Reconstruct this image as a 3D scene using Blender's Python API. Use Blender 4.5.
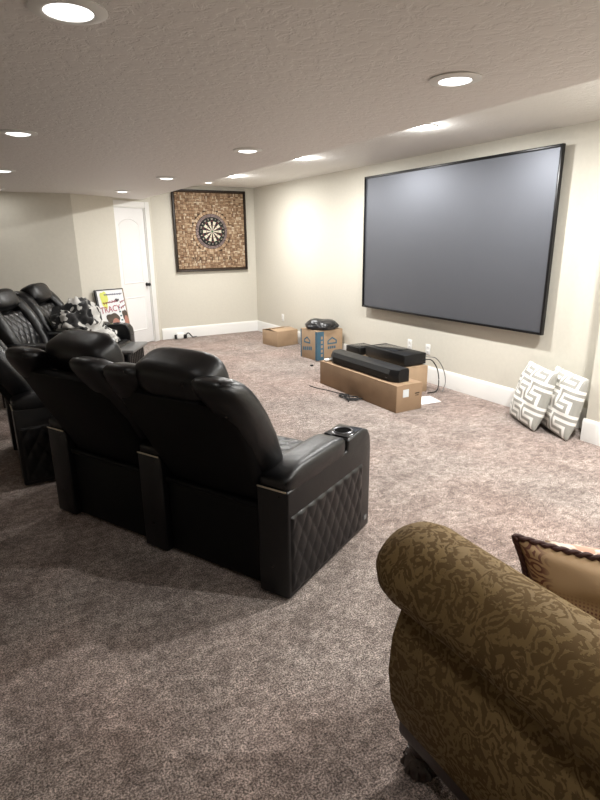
import bpy, bmesh, math, random
from mathutils import Vector, Matrix, noise
random.seed(7)
for o in list(bpy.data.objects): bpy.data.objects.remove(o)
SC = bpy.context.scene
COL = SC.collection
PI = math.pi

# ------------------------------------------------------------------ camera, world, exposure
CAM_H = 1.58
YAW, PITCH, ROLL, FPX = math.radians(29.83), math.radians(16.35), math.radians(0.635), 544.5
fw = Vector((math.sin(YAW)*math.cos(PITCH), math.cos(YAW)*math.cos(PITCH), -math.sin(PITCH)))
rt = Vector((math.cos(YAW), -math.sin(YAW), 0)); dn = fw.cross(rt)
r2 = rt*math.cos(ROLL) + dn*math.sin(ROLL); d2 = dn*math.cos(ROLL) - rt*math.sin(ROLL)
cd = bpy.data.cameras.new('camera'); cam = bpy.data.objects.new('camera', cd); COL.objects.link(cam)
cd.sensor_fit = 'VERTICAL'; cd.sensor_height = 36.0; cd.lens = FPX/800*36.0; cd.clip_start = 0.02
mw = Matrix.Identity(4)
for i in range(3):
    mw[i][0] = r2[i]; mw[i][1] = -d2[i]; mw[i][2] = -fw[i]
mw[2][3] = CAM_H
cam.matrix_world = mw
SC.camera = cam
wd = bpy.data.worlds.new('world'); SC.world = wd; wd.use_nodes = True
wd.node_tree.nodes['Background'].inputs[0].default_value = (0.9, 0.93, 1, 1)
wd.node_tree.nodes['Background'].inputs[1].default_value = 0.02
SC.view_settings.view_transform = 'Standard'; SC.view_settings.look = 'None'
SC.view_settings.gamma = 1; SC.view_settings.use_curve_mapping = False
SC.view_settings.exposure = 0.0
STRIP_W, MAIN_W = 50.0, 2.0          # watts of the bright downlights by the screen wall, and of the dimmed rest

# room numbers (metres)
W, D, HC, HM, XE = 4.30, 9.02, 2.44, 2.20, 2.32
XL, YN = -2.9, -3.0

# ------------------------------------------------------------------ materials
def new_mat(name):
    m = bpy.data.materials.new(name); m.use_nodes = True
    nt = m.node_tree; return m, nt, nt.nodes['Principled BSDF']
def nd(nt, t, **kw):
    n = nt.nodes.new(t)
    for k, v in kw.items():
        if k in n.inputs: n.inputs[k].default_value = v
        else: setattr(n, k, v)
    return n
def coords(nt, scale=(1,1,1), rot=(0,0,0), obj=True):
    tc = nd(nt, 'ShaderNodeTexCoord'); mp = nd(nt, 'ShaderNodeMapping')
    mp.inputs['Scale'].default_value = scale; mp.inputs['Rotation'].default_value = rot
    nt.links.new(tc.outputs['Object' if obj else 'Generated'], mp.inputs['Vector']); return mp.outputs['Vector']
def ramp(nt, fac, stops, interp='LINEAR'):
    r = nd(nt, 'ShaderNodeValToRGB'); cr = r.color_ramp; cr.interpolation = interp
    while len(cr.elements) > 1: cr.elements.remove(cr.elements[-1])
    cr.elements[0].position = stops[0][0]; cr.elements[0].color = (*stops[0][1], 1)
    for p, c in stops[1:]:
        e = cr.elements.new(p); e.color = (*c, 1)
    nt.links.new(fac, r.inputs['Fac']); return r.outputs['Color']
def mixc(nt, fac, a, b, blend='MIX'):
    n = nd(nt, 'ShaderNodeMix', data_type='RGBA', blend_type=blend)
    for s, v in ((0, fac), (6, a), (7, b)):
        if hasattr(v, 'links'): nt.links.new(v, n.inputs[s])
        else: n.inputs[s].default_value = v if s == 0 else (*v, 1)
    return n.outputs[2]
def noise_tex(nt, vec, scale, detail=3, rough=.5, dist=0):
    n = nd(nt, 'ShaderNodeTexNoise', Scale=scale, Detail=detail, Roughness=rough, Distortion=dist)
    nt.links.new(vec, n.inputs['Vector']); return n.outputs['Fac']
def bump(nt, bsdf, h, strength, dist=.01):
    b = nd(nt, 'ShaderNodeBump', Strength=strength, Distance=dist)
    nt.links.new(h, b.inputs['Height']); nt.links.new(b.outputs['Normal'], bsdf.inputs['Normal'])
def plain(name, col, rough=.5, metal=0, spec=.5, nscale=0, nstr=.1, ndist=.002, var=0):
    m, nt, b = new_mat(name)
    b.inputs['Base Color'].default_value = (*col, 1); b.inputs['Roughness'].default_value = rough
    b.inputs['Metallic'].default_value = metal; b.inputs['Specular IOR Level'].default_value = spec
    if nscale:
        v = coords(nt); f = noise_tex(nt, v, nscale)
        bump(nt, b, f, nstr, ndist)
        if var:
            g = noise_tex(nt, v, nscale*.11, 4)
            c = ramp(nt, g, [(.3, tuple(x*(1-var) for x in col)), (.7, tuple(min(1, x*(1+var)) for x in col))])
            nt.links.new(c, b.inputs['Base Color'])
    return m

M = {}
M['wall'] = plain('wall_paint', (.635, .61, .535), .75, spec=.25, nscale=260, nstr=.25, ndist=.0015, var=.02)
# knock-down textured ceiling
m, nt, b = new_mat('ceiling_texture'); v = coords(nt)
b.inputs['Base Color'].default_value = (.77, .745, .73, 1); b.inputs['Roughness'].default_value = .6; b.inputs['Specular IOR Level'].default_value = .35
n1 = noise_tex(nt, v, 22, 4, .6, .6); n2 = noise_tex(nt, v, 90, 3)
h = ramp(nt, n1, [(.42, (0, 0, 0)), (.52, (.8, .8, .8)), (.75, (1, 1, 1))])
hh = mixc(nt, .25, h, n2); bump(nt, b, hh, .55, .005); M['ceiling'] = m
M['ceiling_high'] = m.copy(); M['ceiling_high'].node_tree.nodes['Principled BSDF'].inputs['Base Color'].default_value = (.74, .73, .705, 1)
# carpet
m, nt, b = new_mat('carpet_pile'); v = coords(nt)
f1 = noise_tex(nt, v, 150, 3, .8); f2 = noise_tex(nt, v, 62, 4, .75); f3 = noise_tex(nt, v, 3.2, 6, .65, .6); f4 = noise_tex(nt, v, .9, 3); f6 = noise_tex(nt, v, 26, 5, .7, .3)
vst = coords(nt, (5.5, 10, 1), (0, 0, .5)); f5 = noise_tex(nt, vst, 1.7, 6, .7, .3)
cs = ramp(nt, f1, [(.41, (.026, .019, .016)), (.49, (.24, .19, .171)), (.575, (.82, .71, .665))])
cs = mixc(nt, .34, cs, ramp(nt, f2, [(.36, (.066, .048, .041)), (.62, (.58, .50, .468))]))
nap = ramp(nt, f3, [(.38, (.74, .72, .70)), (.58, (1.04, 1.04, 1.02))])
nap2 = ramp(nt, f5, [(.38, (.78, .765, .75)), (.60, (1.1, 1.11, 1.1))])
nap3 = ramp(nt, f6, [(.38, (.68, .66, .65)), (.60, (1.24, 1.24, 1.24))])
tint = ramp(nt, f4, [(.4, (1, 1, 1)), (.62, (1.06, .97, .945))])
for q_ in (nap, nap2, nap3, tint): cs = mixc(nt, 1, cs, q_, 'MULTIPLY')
nt.links.new(cs, b.inputs['Base Color']); b.inputs['Roughness'].default_value = .95; b.inputs['Specular IOR Level'].default_value = .1
b.inputs['Sheen Weight'].default_value = .15; b.inputs['Sheen Roughness'].default_value = .5
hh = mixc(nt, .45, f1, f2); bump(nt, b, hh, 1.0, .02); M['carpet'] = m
M['white'] = plain('white_trim_paint', (.82, .82, .80), .4, nscale=40, nstr=.02)
M['door'] = plain('white_door_paint', (.84, .84, .84), .42, nscale=120, nstr=.04)
M['black_metal'] = plain('black_metal', (.012, .012, .012), .35, .2)
# leather
m, nt, b = new_mat('black_leather'); v = coords(nt)
b.inputs['Base Color'].default_value = (.0035, .0035, .0042, 1); b.inputs['Specular IOR Level'].default_value = .36
n1 = noise_tex(nt, v, 380, 2); n2 = noise_tex(nt, v, 9, 3, .55, .8)
rr = ramp(nt, n2, [(.3, (.27, .27, .27)), (.7, (.40, .40, .40))]); nt.links.new(rr, b.inputs['Roughness'])
bump(nt, b, mixc(nt, .72, n1, n2), .3, .006); M['leather'] = m
M['back_cloth'] = plain('black_backing_vinyl', (.0022, .0022, .0025), .55, spec=.15, nscale=300, nstr=.15)
M['gold'] = plain('champagne_metal', (.75, .68, .55), .28, 1)
M['chrome'] = plain('dark_chrome', (.14, .14, .15), .35, 1)
M['cup_dark'] = plain('cup_well_shade', (.002, .002, .002), .95, spec=.05)
M['tray'] = plain('grey_tray', (.14, .14, .14), .35, nscale=60, nstr=.05)
m, nt, b = new_mat('screen_surface'); v = coords(nt)
b.inputs['Base Color'].default_value = (.165, .175, .20, 1); b.inputs['Metallic'].default_value = .8; b.inputs['Roughness'].default_value = .50; b.inputs['Specular IOR Level'].default_value = .6
bump(nt, b, noise_tex(nt, v, 900, 1), .05, .0005); M['screen'] = m
M['bezel'] = plain('black_bezel', (.008, .008, .009), .3, .3)
# cardboard
def cardboard(name, c):
    m, nt, b = new_mat(name); v = coords(nt, (1, 1, 1))
    n1 = noise_tex(nt, v, 6, 4); n2 = noise_tex(nt, v, 160, 2)
    col = mixc(nt, .3, ramp(nt, n1, [(.3, tuple(x*.88 for x in c)), (.7, tuple(x*1.1 for x in c))]), ramp(nt, n2, [(.3, tuple(x*.85 for x in c)), (.7, tuple(x*1.15 for x in c))]))
    nt.links.new(col, b.inputs['Base Color']); b.inputs['Roughness'].default_value = .85; b.inputs['Specular IOR Level'].default_value = .2
    wv = nd(nt, 'ShaderNodeTexWave', Scale=60.0, Distortion=1.0); nt.links.new(v, wv.inputs['Vector'])
    bump(nt, b, wv.outputs['Fac'], .06, .002); return m
M['card'] = cardboard('cardboard', (.30, .205, .13)); M['card2'] = cardboard('cardboard_light', (.40, .285, .185))
M['card_dark'] = plain('cardboard_shade_and_print', (.05, .03, .02), .9)  # dark brown for printed marks and for painted shade in slit and hand hole
M['tape'] = plain('packing_tape', (.48, .35, .22), .25)
M['blue_print'] = plain('blue_ink', (.055, .13, .19), .8, nscale=30, nstr=.02, var=.25)
M['label'] = plain('label_paper', (.62, .66, .68), .6, nscale=40, nstr=.02, var=.12)
M['paper'] = plain('paper', (.84, .85, .86), .6, nscale=30, nstr=.03)
M['plastic'] = plain('black_plastic', (.006, .006, .0065), .42, spec=.3, nscale=200, nstr=.05)
M['plastic_gloss'] = plain('glossy_black_plastic', (.012, .013, .015), .12)
M['grille'] = plain('speaker_grille', (.008, .008, .008), .8, nscale=700, nstr=.5)
M['white_plastic'] = plain('white_plastic', (.82, .82, .80), .35)
M['slot'] = plain('socket_slot', (.03, .03, .03), .6)
M['bag'] = plain('black_bag', (.011, .011, .013), .33, nscale=25, nstr=.5, ndist=.01)
# cork, one tone for each cork
m, nt, b = new_mat('cork'); v = coords(nt)
g = nd(nt, 'ShaderNodeNewGeometry')
cc = ramp(nt, g.outputs['Random Per Island'], [(0, (.15, .075, .04)), (.25, (.30, .18, .10)), (.55, (.43, .29, .175)), (.8, (.58, .44, .29)), (1, (.80, .70, .53))])
n1 = noise_tex(nt, v, 120, 3)
cc = mixc(nt, .3, cc, ramp(nt, n1, [(.35, (.10, .05, .03)), (.65, (.58, .42, .28))]))
nt.links.new(cc, b.inputs['Base Color']); b.inputs['Roughness'].default_value = .8; bump(nt, b, n1, .3, .003); M['cork'] = m
M['cork_dark'] = plain('dark_wood_backing', (.06, .035, .02), .8, nscale=50, nstr=.1)
M['frame_wood'] = plain('dark_frame_wood', (.022, .014, .009), .45, nscale=60, nstr=.1)
M['cork_letter'] = plain('burnt_cork', (.07, .04, .025), .8, nscale=90, nstr=.1)
M['sisal_black'] = plain('black_sisal', (.012, .012, .012), .85, nscale=400, nstr=.2)
M['sisal_cream'] = plain('cream_sisal', (.62, .56, .45), .85, nscale=400, nstr=.2)
M['sisal_red'] = plain('red_sisal', (.19, .035, .04), .85, nscale=400, nstr=.2)
M['sisal_green'] = plain('green_sisal', (.03, .11, .05), .85, nscale=400, nstr=.2)
M['grey_cork'] = plain('grey_cork_ends', (.26, .20, .19), .85, nscale=150, nstr=.3, var=.3)
M['key_white'] = plain('white_woven_cotton', (.80, .79, .75), .85, nscale=500, nstr=.15); M['key_grey'] = plain('grey_woven_cotton', (.33, .325, .295), .85, nscale=500, nstr=.15)
KEY = ('#####.#.', '....#.#.', '###.#.#.', '#.#.#.#.', '#.#.#.#.', '#.#...#.', '#.#####.', '#.......')
def key_print(i, j, n):
    return KEY[(i*20//n) % 8][(j*20//n) % 8] == '#'
# olive-brown damask: swirling scrolls, woven glossy on matt
m, nt, b = new_mat('damask_upholstery'); v = coords(nt)
w1 = nd(nt, 'ShaderNodeTexNoise', Scale=12.0, Detail=1.0, Distortion=0.8); nt.links.new(v, w1.inputs['Vector'])
wm = nd(nt, 'ShaderNodeMix', data_type='VECTOR'); wm.inputs[0].default_value = .16
nt.links.new(v, wm.inputs[4]); nt.links.new(w1.outputs['Color'], wm.inputs[5])
vo = nd(nt, 'ShaderNodeTexVoronoi', Scale=11.5, feature='F1'); nt.links.new(wm.outputs[1], vo.inputs['Vector'])
wv = nd(nt, 'ShaderNodeMath', operation='SINE'); mu = nd(nt, 'ShaderNodeMath', operation='MULTIPLY'); mu.inputs[1].default_value = 22.0
nt.links.new(vo.outputs['Distance'], mu.inputs[0]); nt.links.new(mu.outputs[0], wv.inputs[0])
lv = noise_tex(nt, v, 27, 3, .5, 3.0)
ad = nd(nt, 'ShaderNodeMath', operation='ADD'); nt.links.new(wv.outputs[0], ad.inputs[0])
l2 = nd(nt, 'ShaderNodeMath', operation='MULTIPLY_ADD'); l2.inputs[1].default_value = 7.0; l2.inputs[2].default_value = -3.5
nt.links.new(lv, l2.inputs[0]); nt.links.new(l2.outputs[0], ad.inputs[1])
mk = nd(nt, 'ShaderNodeMapRange'); mk.inputs[1].default_value = -.25; mk.inputs[2].default_value = .35; nt.links.new(ad.outputs[0], mk.inputs[0])
big = noise_tex(nt, v, 3.2, 2)
base = ramp(nt, big, [(.35, (.155, .103, .042)), (.65, (.195, .132, .058))])
nt.links.new(mixc(nt, mk.outputs[0], (.10, .063, .026), base), b.inputs['Base Color'])
rgh = nd(nt, 'ShaderNodeMapRange'); rgh.inputs[3].default_value = .85; rgh.inputs[4].default_value = .6; nt.links.new(mk.outputs[0], rgh.inputs[0]); nt.links.new(rgh.outputs[0], b.inputs['Roughness'])
b.inputs['Specular IOR Level'].default_value = .12
bump(nt, b, mk.outputs[0], .25, .003); M['damask'] = m
M['dark_wood'] = plain('carved_dark_wood', (.020, .010, .007), .35, nscale=45, nstr=.25, ndist=.004)
# throw pillow back: tan with rows of dark-red dots and a paisley border
m, nt, b = new_mat('tan_dotted_print'); tc = nd(nt, 'ShaderNodeUVMap'); tc.uv_map = 'UVMap'
mp = nd(nt, 'ShaderNodeMapping'); mp.inputs['Scale'].default_value = (46, 28, 1); nt.links.new(tc.outputs[0], mp.inputs[0])
vf = nd(nt, 'ShaderNodeVectorMath', operation='FRACTION'); nt.links.new(mp.outputs[0], vf.inputs[0])
vd = nd(nt, 'ShaderNodeVectorMath', operation='DISTANCE'); vd.inputs[1].default_value = (.5, .5, 0); nt.links.new(vf.outputs[0], vd.inputs[0])
dots = nd(nt, 'ShaderNodeMath', operation='LESS_THAN'); dots.inputs[1].default_value = .3; nt.links.new(vd.outputs['Value'], dots.inputs[0])
sp = nd(nt, 'ShaderNodeSeparateXYZ'); nt.links.new(tc.outputs[0], sp.inputs[0])
band = ramp(nt, sp.outputs[1], [(.0, (1, 1, 1)), (.58, (1, 1, 1)), (.72, (0, 0, 0)), (1, (0, 0, 0))])
msk = mixc(nt, 1, dots.outputs[0], band, 'MULTIPLY')
mp2 = nd(nt, 'ShaderNodeMapping'); mp2.inputs['Scale'].default_value = (9, 9, 1); nt.links.new(tc.outputs[0], mp2.inputs[0])
vo = nd(nt, 'ShaderNodeTexVoronoi', Scale=1.0, feature='F1'); nt.links.new(mp2.outputs[0], vo.inputs['Vector'])
sn = nd(nt, 'ShaderNodeMath', operation='MULTIPLY'); sn.inputs[1].default_value = 24; nt.links.new(vo.outputs['Distance'], sn.inputs[0])
sn2 = nd(nt, 'ShaderNodeMath', operation='SINE'); nt.links.new(sn.outputs[0], sn2.inputs[0])
sn3 = nd(nt, 'ShaderNodeMath', operation='GREATER_THAN'); sn3.inputs[1].default_value = .2; nt.links.new(sn2.outputs[0], sn3.inputs[0])
brd = ramp(nt, sp.outputs[0], [(.0, (1, 1, 1)), (.10, (1, 1, 1)), (.16, (0, 0, 0)), (1, (0, 0, 0))])
brd2 = ramp(nt, sp.outputs[1], [(.0, (1, 1, 1)), (.38, (1, 1, 1)), (.5, (0, 0, 0)), (1, (0, 0, 0))])
msk2 = mixc(nt, 1, mixc(nt, 1, brd, brd2, 'LIGHTEN'), sn3.outputs[0], 'MULTIPLY')
msk = mixc(nt, 1, msk, msk2, 'LIGHTEN')
nt.links.new(mixc(nt, msk, (.34, .22, .11), (.13, .045, .026)), b.inputs['Base Color'])
b.inputs['Roughness'].default_value = .7; M['dotted'] = m
m, nt, b = new_mat('cream_red_print'); v = coords(nt)
nt.links.new(ramp(nt, noise_tex(nt, v, 16, 2, .5, 1.5), [(.44, (.78, .70, .58)), (.52, (.62, .33, .24))]), b.inputs['Base Color']); b.inputs['Roughness'].default_value = .8; M['cream_print'] = m
M['braid'] = plain('dark_red_braid', (.05, .014, .009), .7, nscale=300, nstr=.3)
# fleece throw in black and white swirls
m, nt, b = new_mat('black_white_fleece'); v = coords(nt)
f = noise_tex(nt, v, 4.4, 1.0, .4, 2.4)
nt.links.new(ramp(nt, f, [(.475, (.012, .012, .013)), (.495, (.66, .65, .62))]), b.inputs['Base Color']); b.inputs['Roughness'].default_value = .95
b.inputs['Sheen Weight'].default_value = .3; bump(nt, b, noise_tex(nt, v, 180, 2), .5, .004); M['fleece'] = m
M['hair'] = plain('poster_hair', (.07, .05, .035), .6, nscale=60, nstr=.02, var=.4)
M['skin'] = plain('poster_skin', (.42, .19, .14), .6)
M['yellow'] = plain('poster_yellow', (.70, .74, .16), .6)
M['ink_red'] = plain('poster_red', (.40, .05, .10), .6)
M['ink'] = plain('poster_ink', (.04, .05, .06), .6)
M['ink_soft'] = plain('poster_soft_ink', (.32, .33, .42), .6)
M['ink_teal'] = plain('poster_teal_ink', (.05, .16, .17), .6)
m, nt, b = new_mat('lamp_lens'); b.inputs['Base Color'].default_value = (.9, .9, .9, 1)
b.inputs['Emission Color'].default_value = (1, .97, .92, 1); b.inputs['Emission Strength'].default_value = 9; M['lens'] = m
m, nt, b = new_mat('lamp_lens_dim'); b.inputs['Base Color'].default_value = (.9, .9, .9, 1)
b.inputs['Emission Color'].default_value = (1, .98, .95, 1); b.inputs['Emission Strength'].default_value = 3; M['lens_dim'] = m

# ------------------------------------------------------------------ mesh helpers
def link(o, parent=None):
    COL.objects.link(o)
    if parent: o.parent = parent
    return o
def obj(name, bm, mat, parent=None, angle=40, smooth=True):
    me = bpy.data.meshes.new(name); bmesh.ops.recalc_face_normals(bm, faces=bm.faces); bm.to_mesh(me); bm.free()
    for mm in (mat if isinstance(mat, (list, tuple)) else [mat]): me.materials.append(M[mm] if isinstance(mm, str) else mm)
    if smooth:
        for p in me.polygons: p.use_smooth = True
        me.set_sharp_from_angle(angle=math.radians(angle))
    return link(bpy.data.objects.new(name, me), parent)
def tag(o, label, cat, group=None, kind=None):
    if label: o['label'] = label
    if cat: o['category'] = cat
    if group: o['group'] = group
    if kind: o['kind'] = kind
    return o
def thing(name, label, cat, loc=(0, 0, 0), rz=0, group=None):
    o = bpy.data.objects.new(name, None); o.empty_display_size = .1; link(o)
    o.location = loc; o.rotation_euler = (0, 0, rz); return tag(o, label, cat, group)
def struct(name, bm, mat, label, parent=None, cat=None, **kw):
    o = obj(name, bm, mat, parent, **kw)
    if not parent: tag(o, label, cat or name.split('_')[0], None, 'structure')
    return o
def copy_tree(o, parent=None):
    c = o.copy(); COL.objects.link(c)
    if parent: c.parent = parent
    for ch in list(o.children): copy_tree(ch, c)
    return c
def put(bm, tmp, mat=None):
    me = bpy.data.meshes.new('t'); tmp.to_mesh(me); tmp.free()
    if mat: me.transform(mat)
    bm.from_mesh(me); bpy.data.meshes.remove(me); return bm
def box(bm, c, s, r=0, seg=2, mat=None, mi=0):
    t = bmesh.new(); bmesh.ops.create_cube(t, size=1)
    for v in t.verts: v.co = Vector((v.co.x*s[0]+c[0], v.co.y*s[1]+c[1], v.co.z*s[2]+c[2]))
    if r: bmesh.ops.bevel(t, geom=list(t.edges), offset=r, segments=seg, affect='EDGES', profile=.5)
    for f in t.faces: f.material_index = mi
    return put(bm, t, mat)
def bx(c, s, r=0, seg=2, mat=None): return box(bmesh.new(), c, s, r, seg, mat)
def ext(a, b, r=0, seg=2):                                # box from corner to corner
    return bx([(x+y)/2 for x, y in zip(a, b)], [abs(x-y) for x, y in zip(a, b)], r, seg)
def prism(bm, pts, axis, a, b, r=0, seg=2, mat=None):     # polygon in the two other axes, extruded along axis
    t = bmesh.new(); vs = []
    for p in pts:
        co = [0, 0, 0]; k = [i for i in range(3) if i != axis]; co[k[0]], co[k[1]] = p; co[axis] = a; vs.append(t.verts.new(co))
    f = t.faces.new(vs); e = bmesh.ops.extrude_face_region(t, geom=[f])
    d = Vector((0, 0, 0)); d[axis] = b-a
    bmesh.ops.translate(t, verts=[g for g in e['geom'] if isinstance(g, bmesh.types.BMVert)], vec=d)
    bmesh.ops.recalc_face_normals(t, faces=t.faces)
    if r: bmesh.ops.bevel(t, geom=[e for e in t.edges if e.calc_face_angle(0) > .5], offset=r, segments=seg, affect='EDGES', profile=.5)
    return put(bm, t, mat)
def loft(bm, rings, cap=True, closed=True):               # rings of equal length
    vv = [[bm.verts.new(p) for p in r] for r in rings]; n = len(rings[0])
    for a, b in zip(vv, vv[1:]):
        for i in range(n if closed else n-1): bm.faces.new((a[i], a[(i+1) % n], b[(i+1) % n], b[i]))
    if cap:
        for r in (vv[0], vv[-1]):
            try: bm.faces.new(r)
            except ValueError: pass
    return bm
def sgn(x): return (x > 0)-(x < 0)
def sup(t, e): c, s = math.cos(t), math.sin(t); return sgn(c)*abs(c)**e, sgn(s)*abs(s)**e
def blob(bm, c, h, e1=.55, e2=.55, nu=28, nv=16, mat=None, fn=None):   # superellipsoid cushion
    t = bmesh.new(); rings = []
    for j in range(1, nv):
        cv, sv = sup(-PI/2+PI*j/nv, e1)
        rings.append([(h[0]*cv*sup(2*PI*i/nu, e2)[0], h[1]*cv*sup(2*PI*i/nu, e2)[1], h[2]*sv) for i in range(nu)])
    vv = [[t.verts.new(p) for p in r] for r in rings]
    for a, b in zip(vv, vv[1:]):
        for i in range(nu): t.faces.new((a[i], a[(i+1) % nu], b[(i+1) % nu], b[i]))
    for r, z in ((vv[0], -h[2]), (vv[-1], h[2])):
        p = t.verts.new((0, 0, z))
        for i in range(nu): t.faces.new((r[i], r[(i+1) % nu], p))
    for v in t.verts:
        if fn: v.co = fn(v.co)
        v.co += Vector(c)
    return put(bm, t, mat)
def tube(bm, pts, r, n=6, cap=True):
    pts = [Vector(p) for p in pts]; rings = []; up = Vector((0.13, .2, 1)).normalized()
    for i, p in enumerate(pts):
        d = (pts[min(i+1, len(pts)-1)]-pts[max(i-1, 0)]).normalized()
        a = d.cross(up); a = a.normalized() if a.length > 1e-3 else Vector((1, 0, 0)); b = a.cross(d).normalized()
        rr = r[i] if isinstance(r, (list, tuple)) else r
        rings.append([p+a*rr*math.cos(2*PI*k/n)+b*rr*math.sin(2*PI*k/n) for k in range(n)])
    return loft(bm, rings, cap)
def smooth_path(pts, k=6):
    P = [Vector(p) for p in pts]; out = []
    for i in range(len(P)-1):
        a, b, c, d = P[max(i-1, 0)], P[i], P[i+1], P[min(i+2, len(P)-1)]
        for j in range(k):
            t = j/k; out.append(.5*((2*b)+(c-a)*t+(2*a-5*b+4*c-d)*t*t+(3*b-a-3*c+d)*t**3))
    return out+[P[-1]]
def lathe(bm, prof, n=24, c=(0, 0, 0), cap=True):
    return loft(bm, [[(c[0]+r*math.cos(2*PI*i/n), c[1]+r*math.sin(2*PI*i/n), c[2]+z) for i in range(n)] for r, z in prof], cap)
def quilt(w, h, cw, ch, depth, res, fn):                   # diamond-quilted sheet; fn(u, v, height) -> point
    nu, nv = int(w/res), int(h/res); bm = bmesh.new(); g = []
    for j in range(nv+1):
        row = []
        for i in range(nu+1):
            u, v = w*i/nu, h*j/nv
            a, b_ = u/cw+v/ch, u/cw-v/ch
            q = abs(math.sin(PI*a)*math.sin(PI*b_))**.38
            eg = min(u, w-u, v, h-v); fall = min(1, max(0, eg/.012))**.5
            row.append(bm.verts.new(fn(u, v, depth*(q*.75+.25)*fall)))
        g.append(row)
    for j in range(nv):
        for i in range(nu): bm.faces.new((g[j][i], g[j][i+1], g[j+1][i+1], g[j+1][i]))
    return bm
def text_bm(s, size, mat, depth=.0015, align='CENTER'):
    cu = bpy.data.curves.new('t', 'FONT'); cu.body = s; cu.size = size; cu.extrude = depth; cu.align_x = align; cu.align_y = 'CENTER'; cu.resolution_u = 2
    o = bpy.data.objects.new('t', cu); COL.objects.link(o)
    me = bpy.data.meshes.new_from_object(o.evaluated_get(bpy.context.evaluated_depsgraph_get())); me.transform(mat)
    bpy.data.objects.remove(o); bpy.data.curves.remove(cu); return me
def axes(o, x, y, z):                                      # matrix from origin and three axes
    m_ = Matrix.Identity(4)
    for i in range(3): m_[i][0], m_[i][1], m_[i][2], m_[i][3] = x[i], y[i], z[i], o[i]
    return m_

# ------------------------------------------------------------------ room shell
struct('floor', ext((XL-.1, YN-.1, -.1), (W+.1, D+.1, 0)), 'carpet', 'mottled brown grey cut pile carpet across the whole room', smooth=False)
struct('ceiling_low', ext((XL-.1, YN-.1, HM), (XE, D+.1, HC+.2)), 'ceiling', 'lower knockdown textured ceiling over the seating', cat='ceiling', smooth=False)
struct('ceiling_raised', ext((XE, YN-.1, HC), (W+.1, D+.1, HC+.2)), 'ceiling_high', 'raised ceiling strip along the screen wall', cat='ceiling', smooth=False)
struct('wall_right', ext((W, YN, 0), (W+.1, D+.1, HC)), 'wall', 'cream painted wall behind the big screen', smooth=False)
struct('wall_right_near', ext((4.045, YN, 0), (W, 2.45, HC)), 'wall', 'thicker cream wall section beside the patterned pillows', smooth=False)
struct('wall_back', ext((2.45, D, 0), (W, D+.1, HC)), 'wall', 'cream end wall carrying the cork dartboard panel', smooth=False)
uD = Vector((.836, .549, 0)).normalized(); nD = Vector((uD.y, -uD.x, 0)); OD = Vector((1.82, 8.57, 0)); DW, DH = .66, 2.075
AX = axes(OD, uD, -nD, Vector((0, 0, 1)))                  # local: x along the wall, y into the wall, z up
def dloc(bm): bmesh.ops.transform(bm, matrix=AX, verts=bm.verts); return bm
bm = bmesh.new()
box(bm, (DW+.005+(.16)/2, .06, HC/2), (.16, .12, HC)); box(bm, (-.055, .06, HC/2), (.10, .12, HC))
box(bm, (DW/2, .06, (DH+.01+HC)/2), (DW+.01, .12, HC-DH-.01))
struct('wall_angled', dloc(bm), 'wall', 'angled cream wall around the white door', smooth=False)
pA = OD+uD*(-.028)+nD*.055; pB = OD+uD*(-.775)+nD*.055
bm = bmesh.new(); prism(bm, [(pA.x, pA.y), (pB.x, pB.y), (pB.x-.02, pB.y+.09), (pA.x-nD.x*.05, pA.y-nD.y*.05)], 2, 0, HC)
struct('wall_angled_left', bm, 'wall', 'cream angled wall piece left of the white door', smooth=False)
struct('wall_left_end', ext((XL, pB.y, 0), (pB.x, pB.y+.1, HM)), 'wall', 'shaded cream wall behind the far recliners', smooth=False)
struct('wall_left', ext((XL-.1, YN, 0), (XL, D, HM)), 'wall', 'cream side wall behind the seating', smooth=False)
struct('wall_near', ext((XL-.1, YN-.1, 0), (W+.1, YN, HC)), 'wall', 'cream wall opposite the dartboard', smooth=False)
# baseboards
BH, BT = .185, .016
def board(name, a, b, nrm, label):
    a, b, n = Vector((*a, 0)), Vector((*b, 0)), Vector((*nrm, 0)); d = (b-a); L = d.length; d.normalize()
    bm = bmesh.new(); prism(bm, [(0, 0), (BT, 0), (BT, BH-.03), (BT*.7, BH-.012), (BT*.35, BH), (0, BH)], 0, 0, L)   # y,z polygon along x
    bmesh.ops.transform(bm, matrix=axes(a, d, n, Vector((0, 0, 1))), verts=bm.verts)
    struct(name, bm, 'white', label, cat='baseboard', angle=25)
board('baseboard_right', (W, 2.45), (W, D-BT), (-1, 0), 'white baseboard under the big screen')
board('baseboard_right_near', (4.045, YN), (4.045, 2.45+BT), (-1, 0), 'white baseboard end beside the patterned pillows')
board('baseboard_back', (2.525, D), (W, D), (0, -1), 'white baseboard under the dartboard panel')
board('baseboard_angled', (pB.x, pB.y), (pA.x, pA.y), (nD.x, nD.y), 'white baseboard behind the leaning poster')
board('baseboard_left_end', (XL, pB.y), (pB.x, pB.y), (0, -1), 'white baseboard behind the far recliners')
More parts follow.
